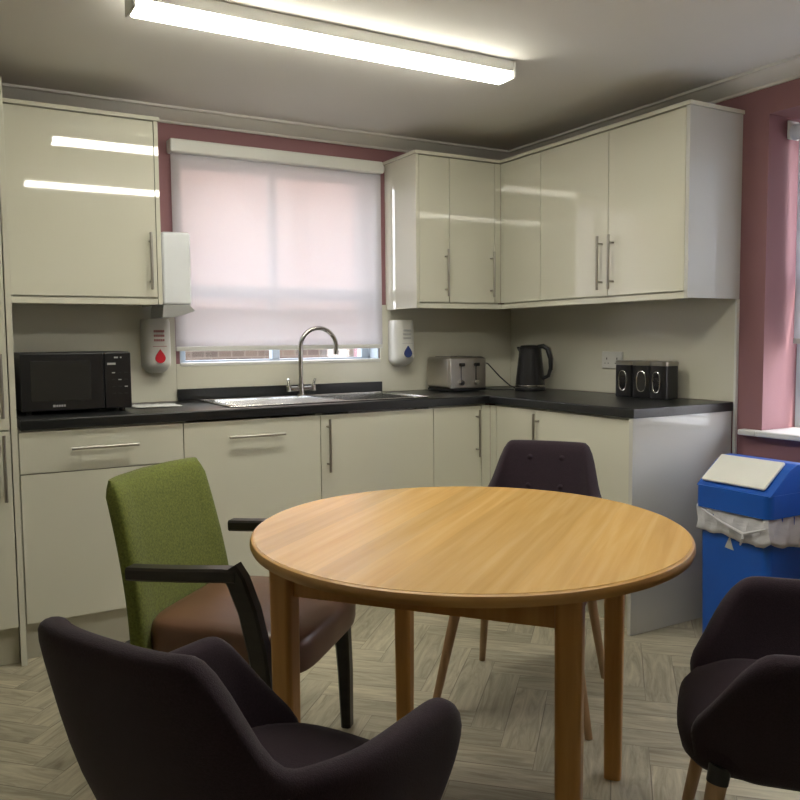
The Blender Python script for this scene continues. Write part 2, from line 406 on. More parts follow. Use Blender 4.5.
# ------------------------------------------------------------------ handles, doors
def bar_handle(p0, p1, out, parent, L=None):
    p0, p1, out = Vector(p0), Vector(p1), Vector(out)
    d = (p1 - p0).normalized(); off = out * .032
    mb = MB().cone(p0 + off, p1 + off, .0062, .0062, 14, .0015)
    for q in (p0 + d * .035, p1 - d * .035): mb.cone(q + out * .0, q + off, .0045, .0045, 10)
    return mb.build('handle', M['steel'], parent)
def door_x(parent, x0, x1, z0, z1, y, handle=None, name='door', m='gloss'):   # faces -y, front at y
    d = MB().box(x0 + .0015, x1 - .0015, y, y + .018, z0, z1, .0015).build(name, M[m], parent)
    if handle: bar_handle(handle[0], handle[1], (0, -1, 0), d)
    return d
def door_y(parent, y0, y1, z0, z1, x, handle=None, name='door', m='gloss'):   # faces -x
    d = MB().box(x, x + .018, y0 + .0015, y1 - .0015, z0, z1, .0015).build(name, M[m], parent)
    if handle: bar_handle(handle[0], handle[1], (-1, 0, 0), d)
    return d
def carcass(parent, x0, x1, y0, y1, z0, z1, front='y', top=True):
    t = .016; mb = MB(); e = .0006; x0 += e; x1 -= e; y0 += e; y1 -= e
    if front == 'y':
        mb.box(x0, x0 + t, y0, y1, z0, z1).box(x1 - t, x1, y0, y1, z0, z1).box(x0 + t, x1 - t, y1 - t, y1, z0, z1)
        mb.box(x0 + t, x1 - t, y0, y1 - t, z0, z0 + t)
        if top: mb.box(x0 + t, x1 - t, y0, y1 - t, z1 - t, z1)
    else:
        mb.box(x0, x1, y0, y0 + t, z0, z1).box(x0, x1, y1 - t, y1, z0, z1).box(x1 - t, x1, y0 + t, y1 - t, z0, z1)
        mb.box(x0, x1 - t, y0 + t, y1 - t, z0, z0 + t)
        if top: mb.box(x0, x1 - t, y0 + t, y1 - t, z1 - t, z1)
    return mb.build('carcass', M['carcass'], parent, smooth=False)

YD = -.585; YC = YD + .019; ZB, ZT = .15, .862
TX = -2.705
# base units along the back wall
u = thing('base_cabinet', (-2.4, -.3, .15), 'cream gloss drawer unit under the microwave, wide drawer above a plain front', 'cabinet')
carcass(u, TX + .002, -2.1, YC, -.012, .15, .871)
door_x(u, TX + .004, -2.1, .709, ZT, YD, ((-2.525, YD, .795), (-2.28, YD, .795)), 'drawer')
door_x(u, TX + .004, -2.1, ZB, .705, YD)
u = thing('base_cabinet', (-1.8, -.3, .15), 'cream gloss front with horizontal bar handle, left of the sink and behind the green chair', 'cabinet')
carcass(u, -2.1, -1.5, YC, -.012, .15, .871, top=False)
door_x(u, -2.1, -1.5, ZB, ZT, YD, ((-1.92, YD, .795), (-1.675, YD, .795)))
u = thing('base_cabinet', (-1.2, -.3, .15), 'cream gloss sink cupboard with vertical handle on its left edge, below the tap', 'cabinet')
carcass(u, -1.5, -.915, YC, -.012, .15, .871, top=False)
door_x(u, -1.5, -.915, ZB, ZT, YD, ((-1.468, YD, .61), (-1.468, YD, .845)))
u = thing('base_cabinet', (-.75, -.3, .15), 'narrow cream gloss base cupboard in the corner below the toaster', 'cabinet')
carcass(u, -.915, -.60, YC, -.012, .15, .871)
door_x(u, -.915, -.638, ZB, ZT, YD, ((-.668, YD, .615), (-.668, YD, .845)))
MB().box(-.636, -.5855, YD, YC, ZB, ZT, .001).build('corner_post', M['gloss'], u)
# right run
XD = -.585; XC = XD + .019
u = thing('base_cabinet', (-.3, -.78, .15), 'cream gloss corner panel of the right hand base run, below the kettle', 'cabinet')
carcass(u, XC, -.012, -.93, -.60, .15, .871, 'x')
door_y(u, -.93, -.635, ZB, ZT, XD, None, 'fixed_panel')
MB().box(XD, XC, -.633, -.5855, ZB, ZT, .001).build('corner_post', M['gloss'], u)
u = thing('base_cabinet', (-.3, -1.23, .15), 'wide cream gloss base cupboard below the canisters, behind the purple chair', 'cabinet')
carcass(u, XC, -.012, -1.518, -.93, .15, .871, 'x')
door_y(u, -1.519, -.93, ZB, ZT, XD, ((XD, -.955, .615), (XD, -.955, .848)))
tag(MB().box(-.60, -.018, -1.541, -1.521, .001, .871, .001).build('end_panel', M['grey_gloss']), 'glossy pale end panel closing the base cabinets beside the blue bin', 'panel')
tag(MB().box(TX + .004, -.525, -.537, -.522, .001, .149, .001).build('plinth_board', M['plinth']), 'cream plinth board under the base cabinets on the window wall', 'plinth')
tag(MB().box(-.540, -.525, -1.52, -.54, .001, .149, .001).build('plinth_board', M['plinth']), 'cream plinth board under the right hand base cabinets', 'plinth')

# worktop (one L) with a cut-out for the bowl
wt = MB(); B0, B1, C0, C1 = -1.325, -.955, -.50, -.13
wz = (.872, .91)
def wtop():
    b = bmesh.new()
    out = [(-2.694, -.6), (-.6, -.6), (-.6, -1.547), (-.017, -1.547), (-.017, -.0125), (-2.694, -.0125)]
    vs = [b.verts.new((x, y, wz[0])) for x, y in out]
    es = [b.edges.new((vs[i], vs[(i + 1) % 6])) for i in range(6)]
    hs = [b.verts.new((x, y, wz[0])) for x, y in ((B0, C0), (B1, C0), (B1, C1), (B0, C1))]
    es += [b.edges.new((hs[i], hs[(i + 1) % 4])) for i in range(4)]
    r = bmesh.ops.triangle_fill(b, edges=es, use_beauty=True)
    fs = [g for g in r['geom'] if isinstance(g, bmesh.types.BMFace)]
    ex = bmesh.ops.extrude_face_region(b, geom=fs)
    for v in [g for g in ex['geom'] if isinstance(g, bmesh.types.BMVert)]: v.co.z = wz[1]
    bmesh.ops.recalc_face_normals(b, faces=b.faces)
    es = [e for e in b.edges if all(abs(v.co.z - wz[1]) < 1e-5 for v in e.verts) and any(abs(f.normal.z) < .1 for f in e.link_faces)]
    bmesh.ops.bevel(b, geom=es, offset=.006, segments=3, affect='EDGES', profile=.5)
    return b
wt._merge(wtop())
tag(wt.build('worktop', M['work']), 'black L shaped laminate worktop running round the corner', 'worktop')
tag(MB().box(W0 - .02, W1 + .002, -.028, -.0135, .911, .966, .002).build('upstand', M['work']), 'low black upstand strip on the wall behind the sink', 'upstand')

# ------------------------------------------------------------------ wall units
ZL, ZH = 1.344, 2.12
u = thing('wall_cabinet', (-2.4, -.16, ZL + .026), 'wide cream gloss wall cabinet above the microwave', 'cabinet')
carcass(u, TX + .002, -2.118, -.301, -.002, ZL + .026, ZH - .016)
door_x(u, TX + .004, -2.1185, ZL + .031, ZH - .02, -.32, ((-2.148, -.32, 1.405), (-2.148, -.32, 1.642)))
MB().box(-2.1175, -2.1, -.321, -.002, ZL + .001, ZH - .0165, .001).build('side_panel', M['gloss'], u)
tag(MB().box(TX + .002, -2.119, -.318, -.300, ZL, ZL + .025, .001).build('light_pelmet', M['gloss']), 'cream pelmet strip under the wall cabinet above the microwave', 'pelmet')
tag(MB().box(TX + .002, -2.094, -.33, -.002, ZH - .016, ZH, .002).build('cabinet_cornice', M['gloss']), 'cream top strip on the wall cabinet above the microwave', 'cornice')

u = thing('wall_cabinet', (-.6, -.16, ZL + .026), 'cream gloss double door wall cabinet between the blind and the corner', 'cabinet')
carcass(u, -.825, -.322, -.301, -.002, ZL + .026, ZH - .016)
door_x(u, -.826, -.6445, ZL + .031, ZH - .02, -.32, ((-.670, -.32, 1.405), (-.670, -.32, 1.642)))
door_x(u, -.6445, -.358, ZL + .031, ZH - .02, -.32, ((-.385, -.32, 1.405), (-.385, -.32, 1.642)))
MB().box(-.8435, -.8265, -.321, -.002, ZL + .001, ZH - .0165, .001).build('side_panel', M['gloss'], u)
MB().box(-.357, -.3205, -.32, -.302, ZL + .031, ZH - .02, .001).build('corner_post', M['gloss'], u)
u = thing('wall_cabinet', (-.16, -.49, ZL + .026), 'single door cream gloss wall cabinet without a handle, above the kettle', 'cabinet')
carcass(u, -.301, -.002, -.643, -.322, ZL + .026, ZH - .016, 'x')
door_y(u, -.643, -.338, ZL + .031, ZH - .02, -.32)
MB().box(-.32, -.302, -.3375, -.3205, ZL + .031, ZH - .02, .001).build('corner_post', M['gloss'], u)
u = thing('wall_cabinet', (-.16, -1.1, ZL + .026), 'large double door cream gloss wall cabinet above the canisters', 'cabinet')
carcass(u, -.301, -.002, -1.536, -.643, ZL + .026, ZH - .016, 'x')
door_y(u, -1.108, -.643, ZL + .031, ZH - .02, -.32, ((-.32, -1.073, 1.402), (-.32, -1.073, 1.642)))
door_y(u, -1.536, -1.108, ZL + .031, ZH - .02, -.32, ((-.32, -1.143, 1.402), (-.32, -1.143, 1.642)))
MB().box(-.321, -.002, -1.5555, -1.5375, ZL + .001, ZH - .0165, .001).build('side_panel', M['grey_gloss'], u)
p = MB().box(-.825, -.30, -.318, -.300, ZL, ZL + .025, .001).box(-.318, -.300, -1.536, -.319, ZL, ZL + .025, .001)
tag(p.build('light_pelmet', M['gloss']), 'cream pelmet strip under the corner wall cabinets', 'pelmet')
p = MB().prism([(-.852, -.002, ZH - .016), (-.852, -.33, ZH - .016), (-.33, -.33, ZH - .016), (-.33, -1.563, ZH - .016), (-.002, -1.563, ZH - .016), (-.002, -.002, ZH - .016)], (0, 0, .016), .001)
tag(p.build('cabinet_cornice', M['gloss']), 'cream top strip running round the corner wall cabinets', 'cornice')

# tall unit on the far left
u = thing('tall_cabinet', (-3.0, -.3, 0), 'full height cream gloss cabinet at the left edge', 'cabinet')
carcass(u, -3.31, TX - .021, -.580, -.002, .15, ZH)
MB().box(TX - .020, TX, -.602, -.002, .001, ZH, .001).build('side_panel', M['gloss'], u)
door_x(u, -3.31, TX - .022, .15, .872, -.60, ((-2.752, -.60, .62), (-2.752, -.60, .86)))
door_x(u, -3.31, TX - .022, .876, ZH, -.60, ((-2.752, -.60, .92), (-2.752, -.60, 1.15)))
MB().box(-3.31, TX - .022, -.552, -.537, .001, .149, .001).build('plinth', M['plinth'], u)

# ------------------------------------------------------------------ sink and tap
s = thing('sink', (-1.38, -.31, .911), 'stainless steel inset sink with drainer in the black worktop', 'sink')
rim = MB()
X0, X1, Y0, Y1 = -1.89, -.92, -.545, -.085
z0, z1 = .9105, .9145
rim.box(X0, B0, Y0, Y1, z0, z1, .0015).box(B1, X1, Y0, Y1, z0, z1, .0015).box(B0, B1, Y0, C0, z0, z1, .0015).box(B0, B1, C1, Y1, z0, z1, .0015)
rim.tube([(X0, Y0, z1), (X1, Y0, z1), (X1, Y1, z1), (X0, Y1, z1), (X0, Y0, z1)], .003, 8)
rim.build('rim', M['sink'], s)
dr = MB()
for k in range(9):
    y = -.49 + k * .04
    dr.tube([(-1.84, y, z1), (-1.38, y, z1)], .0035, 8)
dr.build('drainer_ridges', M['sink'], s)
bw = MB(); t = .003; e = .001
bw.box(B0 + e, B1 - e, C0 + e, C1 - e, .745, .748).box(B0 + e, B0 + t, C0 + e, C1 - e, .748, .911).box(B1 - t, B1 - e, C0 + e, C1 - e, .748, .911)
bw.box(B0 + t, B1 - t, C0 + e, C0 + t, .748, .911).box(B0 + t, B1 - t, C1 - t, C1 - e, .748, .911).cone((-1.14, -.31, .748), (-1.14, -.31, .751), .035, .03)
bw.build('bowl', M['sink'], s, smooth=False)

tx, ty = -1.385, -.108
t = thing('kitchen_tap', (tx, ty, .915), 'tall chrome swan neck mixer tap with two levers behind the sink', 'tap')
bp = MB().cone((tx, ty, .915), (tx, ty, .925), .026, .024, 24).cone((tx, ty, .925), (tx, ty, .975), .017, .015, 24)
bp.cone((tx - .062, ty, .950), (tx + .062, ty, .950), .013, .013, 18, .002)
bp.build('body', M['chrome'], t)
pts = [(tx, ty, .97), (tx, ty, 1.05), (tx, ty, 1.15)]
R_ = .093
for k in range(1, 15):
    a = pi - k * (pi * 1.06) / 14
    pts.append((tx + R_ + R_ * cos(a), ty - .02 * k / 14, 1.155 + R_ * sin(a)))
MB().tube(pts, .0115, 16).cone(pts[-1], Vector(pts[-1]) + Vector((-.003, -.001, -.022)), .014, .013, 16).build('spout', M['chrome'], t)
for sx in (-1, 1):
    MB().cone((tx + sx * .066, ty, .938), (tx + sx * .066, ty, .968), .015, .013, 18, .002).tube([(tx + sx * .066, ty, .966), (tx + sx * .068, ty - .006, .985), (tx + sx * .072, ty - .012, 1.0)], [.007, .006, .005], 10).build('lever', M['chrome'], t)

# ------------------------------------------------------------------ microwave
mx0, mx1, my0, my1 = -2.672, -2.262, -.425, -.11
m = thing('microwave', (-2.467, -.27, .911), 'black microwave oven on the worktop at the left', 'microwave')
MB().box(mx0, mx1, my0 + .02, my1, .922, 1.15, .006, 3).build('casing', M['mattblack'], m)
d = MB().box(mx0, mx0 + .305, my0, my0 + .019, .924, 1.148, .005, 3).build('door', M['black'], m)
MB().box(mx0 + .035, mx0 + .255, my0 - .0015, my0 + .001, .962, 1.118, .0008).build('door_window', M['glassdark'], d)
MB().box(mx0 + .112, mx0 + .121, my0 - .003, my0, .9385, .9475).box(mx0 + .1235, mx0 + .1305, my0 - .003, my0, .939, .947).box(mx0 + .1325, mx0 + .1395, my0 - .003, my0, .939, .947).box(mx0 + .1415, mx0 + .1485, my0 - .003, my0, .939, .947).box(mx0 + .1505, mx0 + .1575, my0 - .003, my0, .939, .947).build('brand_mark', M['grey'], d)
cp = MB().box(mx0 + .307, mx1, my0, my0 + .019, .924, 1.148, .005, 3).build('control_panel', M['black'], m)
MB().box(mx0 + .318, mx0 + .35, my0 - .0015, my0, 1.098, 1.106).box(mx0 + .345, mx0 + .36, my0 - .002, my0, 1.124, 1.130).box(mx0 + .368, mx0 + .374, my0 - .002, my0, 1.124, 1.130).build('display_marks', M['grey'], cp)
for r in range(4):
    for c in range(3):
        MB().box(mx0 + .335 + c * .024, mx0 + .347 + c * .024, my0 - .002, my0, 1.064 - r * .028, 1.068 - r * .028, .0006).build('button', M['grey'] if (r * 3 + c) % 4 == 0 else M['mattblack'], cp)
for x in (mx0 + .03, mx1 - .03):
    for y in (my0 + .05, my1 - .04): MB().cone((x, y, .9105), (x, y, .9225), .012, .012, 12).build('foot', M['mattblack'], m)

tag(MB().grid([[(-2.235 + .19 * i / 10 + .01 * sin(j), -.34 + .14 * j / 8 - .02 * i / 10, .9135 + .006 * abs(sin(i * 1.3 + j * .9)) * (1 if 0 < i < 10 and 0 < j < 8 else .2)) for i in range(11)] for j in range(9)]).build('paper_towel_sheet', M['paper']), 'small white paper sheet on the worktop beside the microwave', 'paper')
bpy.data.objects['paper_towel_sheet'].modifiers.new('s', 'SOLIDIFY').thickness = .001

# ------------------------------------------------------------------ dispensers
dsp = thing('paper_towel_dispenser', (-2.04, -.2, 1.33), 'white paper towel dispenser on the side of the left wall cabinet', 'dispenser')
MB().box(-2.0985, -1.976, -.325, -.06, 1.345, 1.652, .012, 4).build('cover', M['cool_white'], dsp)
MB().prism([(-2.0985, -.32, 1.344), (-1.985, -.32, 1.344), (-1.955, -.30, 1.322), (-2.0, -.30, 1.305), (-2.045, -.30, 1.292), (-2.0985, -.30, 1.292)], (0, .22, 0), .003).build('paper_outlet', M['grey'], dsp)

def soap(x, label, pm, tm, rows):
    s = thing('soap_dispenser', (x, -.012, 1.045), label, 'dispenser')
    # rounded body: superellipse sections that swell to the front
    rowsg = []
    for i in range(15):
        u = i / 14; z = 1.045 + .245 * u
        hw = .062 * (1 - .55 * max(0, (.16 - u) / .16) ** 2); dp = .105 * (1 - .62 * max(0, (.22 - u) / .22) ** 2) * (1 - .12 * u)
        if u > .93: hw *= .95; dp *= .93
        sec = []
        for k in range(25):
            a = pi * k / 24
            ca, sa = cos(a), sin(a)
            sec.append((x + hw * math.copysign(abs(ca) ** .6, ca), -.0125 - dp * sa ** .6, z))
        rowsg.append(sec)
    b = MB().grid(rowsg, closeV=True, cap=True).build('body', M['white'], s)
    # drop window
    c = []; cy = -.0125 - .105 - .001; zc = 1.115
    for k in range(28):
        a = 2 * pi * k / 28; r = .0225
        px, pz = r * sin(a), -r * cos(a)
        if pz > 0: px *= (1 - (pz / r) ** 1.6 * .85); pz *= 1.75
        c.append((x + px, cy + .006, zc + pz))
    MB().prism([(p[0], p[1] - .010, p[2]) for p in c], (0, .009, 0)).build('drop_window', M[pm], s)
    tx = MB()
    tx.box(x - .030, x + .030, -.1175, -.108, 1.166, 1.1685)
    for r in range(rows):
        for k in range(5): tx.box(x - .024 + k * .0095, x - .017 + k * .0095, -.115, -.104, 1.190 + r * .020, 1.200 + r * .020)
    tx.build('print', M[tm], s)
    return s
soap(-2.068, 'white soap dispenser with a red drop, below the left wall cabinet', 'red', 'redtxt', 3)
soap(-.775, 'white soap dispenser with a navy blue drop, right of the blind', 'blueprint', 'grey', 3)

# ------------------------------------------------------------------ toaster
tx0, tx1, ty0, ty1 = -.622, -.385, -.285, -.05
t = thing('toaster', (-.5, -.17, .911), 'brushed steel four slice toaster in the worktop corner', 'toaster')
MB().box(tx0, tx1, ty0 + .012, ty1, .926, 1.094, .018, 4).build('shell', M['toast'], t)
f = MB().box(tx0 + .006, tx1 - .006, ty0, ty0 + .014, .928, 1.086, .004, 2).build('end_plate', M['toast'], t)
MB().box(tx0 + .006, tx1 - .006, ty0 + .004, ty1 - .004, .914, .9265, .003).build('base', M['black'], t)
for k, x in enumerate((tx0 + .07, tx0 + .165)):
    MB().box(x - .003, x + .003, ty0 - .0012, ty0 + .002, .972, 1.055).build('lever_slot', M['black'], t)
    MB().box(x - .014, x + .014, ty0 - .020, ty0 - .001, 1.044, 1.062, .004, 2).build('lever', M['black'], t)
    MB().cone((x, ty0 - .016, .958), (x, ty0 - .0005, .958), .014, .016, 20, .002).build('dial', M['chrome'], t)
for k in range(2):
    for q in range(2):
        MB().box(tx0 + .03 + k * .10, tx0 + .052 + k * .10 + .022, ty0 + .045 + q * .0, ty1 - .045, 1.0935, 1.0955).build('bread_slot', M['black'], t) if q == 0 else None
MB().tube([(tx1 - .01, -.15, 1.06), (tx1 + .03, -.17, 1.068), (tx1 + .07, -.2, 1.05), (tx1 + .12, -.24, .98), (tx1 + .16, -.28, .93), (tx1 + .19, -.30, .916)], .0035, 8).build('power_cord', M['mattblack'], t)

# ------------------------------------------------------------------ kettle
kx, ky = -.20, -.42
k_ = thing('electric_kettle', (kx, ky, .911), 'black electric kettle with diamond pattern in the worktop corner', 'kettle')
MB().cone((kx, ky, .911), (kx, ky, .930), .082, .080, 32, .004).build('power_base', M['black'], k_)
MB().cone((kx, ky, .931), (kx, ky, .942), .078, .078, 32, .002).build('steel_band', M['chrome'], k_)
rows = []
for i in range(17):
    u = i / 16; z = .942 + .188 * u; r = .077 - .020 * u
    rows.append([(kx + (r + (.0018 if (i + j) % 2 else 0)) * cos(2 * pi * j / 32), ky + (r + (.0018 if (i + j) % 2 else 0)) * sin(2 * pi * j / 32), z) for j in range(32)])
MB().grid(rows, closeV=True, cap=True).build('jug', M['black'], k_, angle=2)
MB().lathe([(.058, 1.130), (.059, 1.138), (.050, 1.150), (.02, 1.154)], (kx, ky, 0), 32).build('lid', M['black'], k_)
sd_ = Vector((-.45, .89, 0)).normalized()
MB().prism([Vector((kx, ky, 1.135)) + sd_ * .05 + Vector((-sd_.y, sd_.x, 0)) * .02, Vector((kx, ky, 1.135)) + sd_ * .078, Vector((kx, ky, 1.135)) + sd_ * .05 - Vector((-sd_.y, sd_.x, 0)) * .02, Vector((kx, ky, 1.10)) + sd_ * .056], (0, 0, .008)).build('spout', M['black'], k_)
hd = Vector((.42, -.9, 0)).normalized(); c = Vector((kx, ky, 0))
MB().tube([c + hd * .045 + Vector((0, 0, 1.142)), c + hd * .075 + Vector((0, 0, 1.146)), c + hd * .100 + Vector((0, 0, 1.13)), c + hd * .116 + Vector((0, 0, 1.08)), c + hd * .118 + Vector((0, 0, 1.03)), c + hd * .105 + Vector((0, 0, .99)), c + hd * .070 + Vector((0, 0, .975))], [.012, .013, .013, .012, .011, .010, .009], 12).build('handle', M['black'], k_)
MB().tube([c + hd * .092 + Vector((0, 0, 1.150)), c + hd * .115 + Vector((0, 0, 1.135)), c + hd * .131 + Vector((0, 0, 1.08)), c + hd * .131 + Vector((0, 0, 1.02))], .004, 8).build('handle_trim', M['chrome'], k_)
MB().tube([(kx - .07, ky + .05, .916), (kx - .10, ky + .10, .9145), (kx - .14, ky + .14, .9145), (kx - .15, ky + .21, .9145), (kx - .12, ky + .28, .9145), (kx - .03, ky + .36, .9145)], .0035, 8).build('power_cord', M['mattblack'], k_)

# ------------------------------------------------------------------ socket
s = thing('wall_socket', (-.0105, -.83, 1.035), 'white double wall socket behind the canisters', 'socket')
MB().box(-.020, -.0105, -.905, -.765, 1.034, 1.118, .003, 2).build('plate', M['white'], s)
for y in (-.87, -.80):
    MB().box(-.0215, -.0195, y - .004, y + .004, 1.098, 1.110).build('rocker', M['white'], s)
    MB().box(-.0207, -.0195, y - .003, y + .003, 1.078, 1.088).box(-.0207, -.0195, y - .014, y - .008, 1.058, 1.062).box(-.0207, -.0195, y + .008, y + .014, 1.058, 1.062).build('pin_hole', M['mattblack'], s)

# ------------------------------------------------------------------ canisters
def canister(y, x, rz, label):
    o = thing('storage_canister', (x, y, .911), label, 'canister', 'black canisters on the worktop', rz)
    MB().lathe([(.048, .0), (.0495, .004), (.0495, .145), (.048, .148)], (0, 0, 0), 40, pw=5.).build('jar', M['black'], o, world=False)
    MB().lathe([(.0495, .1485), (.0505, .151), (.0505, .165), (.047, .169), (.02, .170)], (0, 0, 0), 40, pw=5.).build('lid', M['steel'], o, world=False)
    # oval window on local -x
    def oval(w, h, x):
        P = []
        for k in range(32):
            a = 2 * pi * k / 32; P.append((x, w * math.copysign(abs(cos(a)) ** .8, cos(a)), .075 + h * math.copysign(abs(sin(a)) ** .8, sin(a))))
        return P
    MB().tube(oval(.021, .046, -.05) + [oval(.021, .046, -.05)[0]], .0032, 8).build('window_ring', M['chrome'], o, world=False)
    MB().prism(oval(.019, .043, -.0497), (-.0012, 0, 0)).build('window', M['glassdark'], o, world=False)
    return o
canister(-1.035, -.105, radians(8), 'left black canister with oval window on the worktop, nearest the kettle')
canister(-1.143, -.11, radians(20), 'middle black canister with oval window between two others')
canister(-1.255, -.115, radians(2), 'right black canister with oval window, nearest the worktop end')

# ------------------------------------------------------------------ ceiling lamps
def lamp(yc, x0, x1, label):
    l = thing('batten_light', ((x0 + x1) / 2, yc, H - .062), label, 'ceiling light', 'ceiling batten lights')
    MB().box(x0 + .012, x1 - .012, yc - .052, yc + .052, H - .041, H - .0005, .004, 2).build('housing', M['white'], l)
    MB().box(x0 + .012, x1 - .012, yc - .048, yc + .048, H - .064, H - .0415, .010, 4).build('diffuser', M['diffuser'], l)
    for a, b in ((x0, x0 + .0115), (x1 - .0115, x1)): MB().box(a, b, yc - .053, yc + .053, H - .066, H - .0005, .004, 2).build('end_cap', M['white'], l)
    return l
lamp(-1.245, -2.405, -.985, 'long lit white batten light on the ceiling in front of the window')
lamp(-2.50, -2.41, -.955, 'second long batten light on the ceiling above the round table')

# ------------------------------------------------------------------ bin
b_ = thing('swing_bin', (-.26, -1.88, 0), 'blue swing top bin with white flap beside the end panel', 'bin')
def rb(x0, x1, y0, y1, z0, z1, x0t, x1t, y0t, y1t, r=.03, n=6):
    rows = []
    def ring(a0, a1, c0, c1, z, r):
        P = []
        for cx, cy, st in ((a1 - r, c1 - r, 0), (a0 + r, c1 - r, 90), (a0 + r, c0 + r, 180), (a1 - r, c0 + r, 270)):
            for k in range(n + 1):
                a = radians(st + 90 * k / n); P.append((cx + r * cos(a), cy + r * sin(a), z))
        return P
    for k in range(9):
        u = k / 8
        rows.append(ring(x0 + (x0t - x0) * u, x1 + (x1t - x1) * u, y0 + (y0t - y0) * u, y1 + (y1t - y1) * u, z0 + (z1 - z0) * u, r))
    return MB().grid(rows, closeV=True, cap=True)
BX0, BX1, BY0, BY1 = -.452, -.075, -2.04, -1.725
rb(BX0 + .02, BX1 - .02, BY0 + .015, BY1 - .010, .001, .545, BX0 + .008, BX1 - .008, BY0 + .008, BY1 - .008).build('body', M['bluebin'], b_)
# bag cuff: wavy skirt
rows = []
for k in range(7):
    u = k / 6; z = .552 - .095 * u
    P = []
    base = [(BX1 - .004, BY1 - .004), (BX0 + .004, BY1 - .004), (BX0 + .004, BY0 + .004), (BX1 - .004, BY0 + .004)]
    nseg = 22
    for s_ in range(4):
        a, c = Vector(base[s_]), Vector(base[(s_ + 1) % 4])
        for q in range(nseg):
            w = q / nseg; p = a.lerp(c, w)
            nrm = Vector((c - a)).normalized(); nrm = Vector((nrm.y, -nrm.x))
            am = .0045 * sin(w * 31 + s_ * 2 + u * 4) + .003 * sin(w * 67 + u * 7)
            dz = 0
            if s_ == 1: dz = -.016 * u * math.exp(-((w - .80) / .25) ** 2) 
            if s_ == 2: dz = -.03 * u * sin(w * pi)
            p = p + nrm * (-.001 + am + .006 * u)
            P.append((p.x, p.y, z + dz + .004 * u * sin(w * 17 + s_)))
    rows.append(P)
o = MB().grid(rows, closeV=True).build('bin_liner', M['bag'], b_); o.modifiers.new('s', 'SOLIDIFY').thickness = .0012
kb = Vector((BX0 - .012, -1.945, .478))
MB().tube([kb + Vector((.004, .19, .062)), kb + Vector((0, .10, .030)), kb, kb + Vector((-.008, -.004, -.014)), kb + Vector((-.004, .008, -.040))], [.003, .004, .007, .006, .003], 8).tube([kb + Vector((.0, 0, 0)), kb + Vector((.002, -.05, .02)), kb + Vector((.006, -.088, .035))], [.006, .004, .003], 8).build('liner_knot', M['bag'], o)
# hood
HB, HT, ZR = .545, .628, .730
def hood():
    mb = rb(BX0 - .004, BX1 + .004, BY0 - .004, BY1 + .004, HB, HT, BX0 - .004, BX1 + .004, BY0 - .004, BY1 + .004, .03)
    xm = (BX0 + BX1) / 2 - .02
    prof = [(BX0 + .0, HT - .004), (BX0 + .03, HT + .02), (xm - .06, ZR - .018), (xm - .02, ZR), (xm + .03, ZR), (xm + .07, ZR - .018), (BX1 - .03, HT + .02), (BX1, HT - .004)]
    mb.prism([(x, BY0 - .002, z) for x, z in prof], (0, BY1 - BY0 + .004, 0), .004)
    return mb
hood().build('hood', M['bluebin'], b_)
xm = (BX0 + BX1) / 2 - .02
a = Vector((BX0 + .018, 0, HT + .010)); c = Vector((xm - .035, 0, ZR - .006)); nn = Vector((-(c - a).z, 0, (c - a).x)).normalized()
fl = MB()
def flap():
    yy0, yy1 = BY0 + .030, BY1 - .014
    P = []
    for q, (uu, y) in enumerate(((0, yy1), (1, yy1), (1, yy0), (0, yy0))):
        p = a.lerp(c, uu); P.append(Vector((p.x, y, p.z)) + nn * .004)
    return MB().prism(P, nn * .012, .005)
flap().build('flap', M['binwhite'], b_)
MB().prism([(BX0 + .0155, -1.852, .408), (BX0 + .0155, -1.890, .404), (BX0 + .013, -1.873, .452)][::1], (-.006, 0, 0)).build('warning_triangle', M['grey'], b_)

# ------------------------------------------------------------------ table
TC = Vector((-1.885, -2.262, 0)); TZ = .747
tb = thing('round_table', TC, 'round honey coloured wooden table on square legs in the room centre', 'table')
def tab_top():
    rows = []
    for rr, z in ((-.012, -.025), (-.003, -.023), (0, -.016), (0, -.010), (-.003, -.003), (-.009, 0)):
        P = []
        for k in range(96):
            a = 2 * pi * k / 96
            v = Vector((cos(a) * (TR + rr), sin(a) * (TR2 + rr), 0)); v.rotate(Matrix.Rotation(TROT, 3, 'Z'))
            P.append((TC.x + v.x, TC.y + v.y, TZ + z))
        rows.append(P)
    return rows
TR, TR2, TROT = .507, .527, -.524
R = tab_top()
MB().grid(R, closeV=True, cap=True).build('lipping', M['edgewood'], tb)
# veneered top face, slightly inset
P = [Vector(p) for p in R[5]]
tp = MB().prism([(p.x, p.y, TZ - .0006) for p in P], (0, 0, .0011)).build('tabletop', M['table'], tb)
FLp, FRp, BRp, BLp = Vector((-2.340, -2.232)), Vector((-1.963, -2.708)), Vector((-1.413, -2.270)), Vector((-1.792, -1.799))
ex = (FRp - FLp).normalized(); ang = math.atan2(ex.y, ex.x)
RZ = Matrix.Rotation(ang, 3, 'Z')
cent = (FLp + BRp) / 2
for p in (FLp, FRp, BRp, BLp):
    q = p - (p - cent) * .005
    w = .026
    mb = MB(); rows = []
    for z in (.001, .35, TZ - .0265):
        ring = []
        r_ = .012; ww = w * (1 if z > .5 else .95 if z > .3 else .86)
        for cx, cy, st in ((ww - r_, ww - r_, 0), (-ww + r_, ww - r_, 90), (-ww + r_, -ww + r_, 180), (ww - r_, -ww + r_, 270)):
            for k in range(5):
                aa = radians(st + 90 * k / 4); v = RZ @ Vector((cx + r_ * cos(aa), cy + r_ * sin(aa), 0)); ring.append((q.x + v.x, q.y + v.y, z))
        rows.append(ring)
    mb.grid(rows, closeV=True, cap=True).build('leg', M['legwood'], tb)
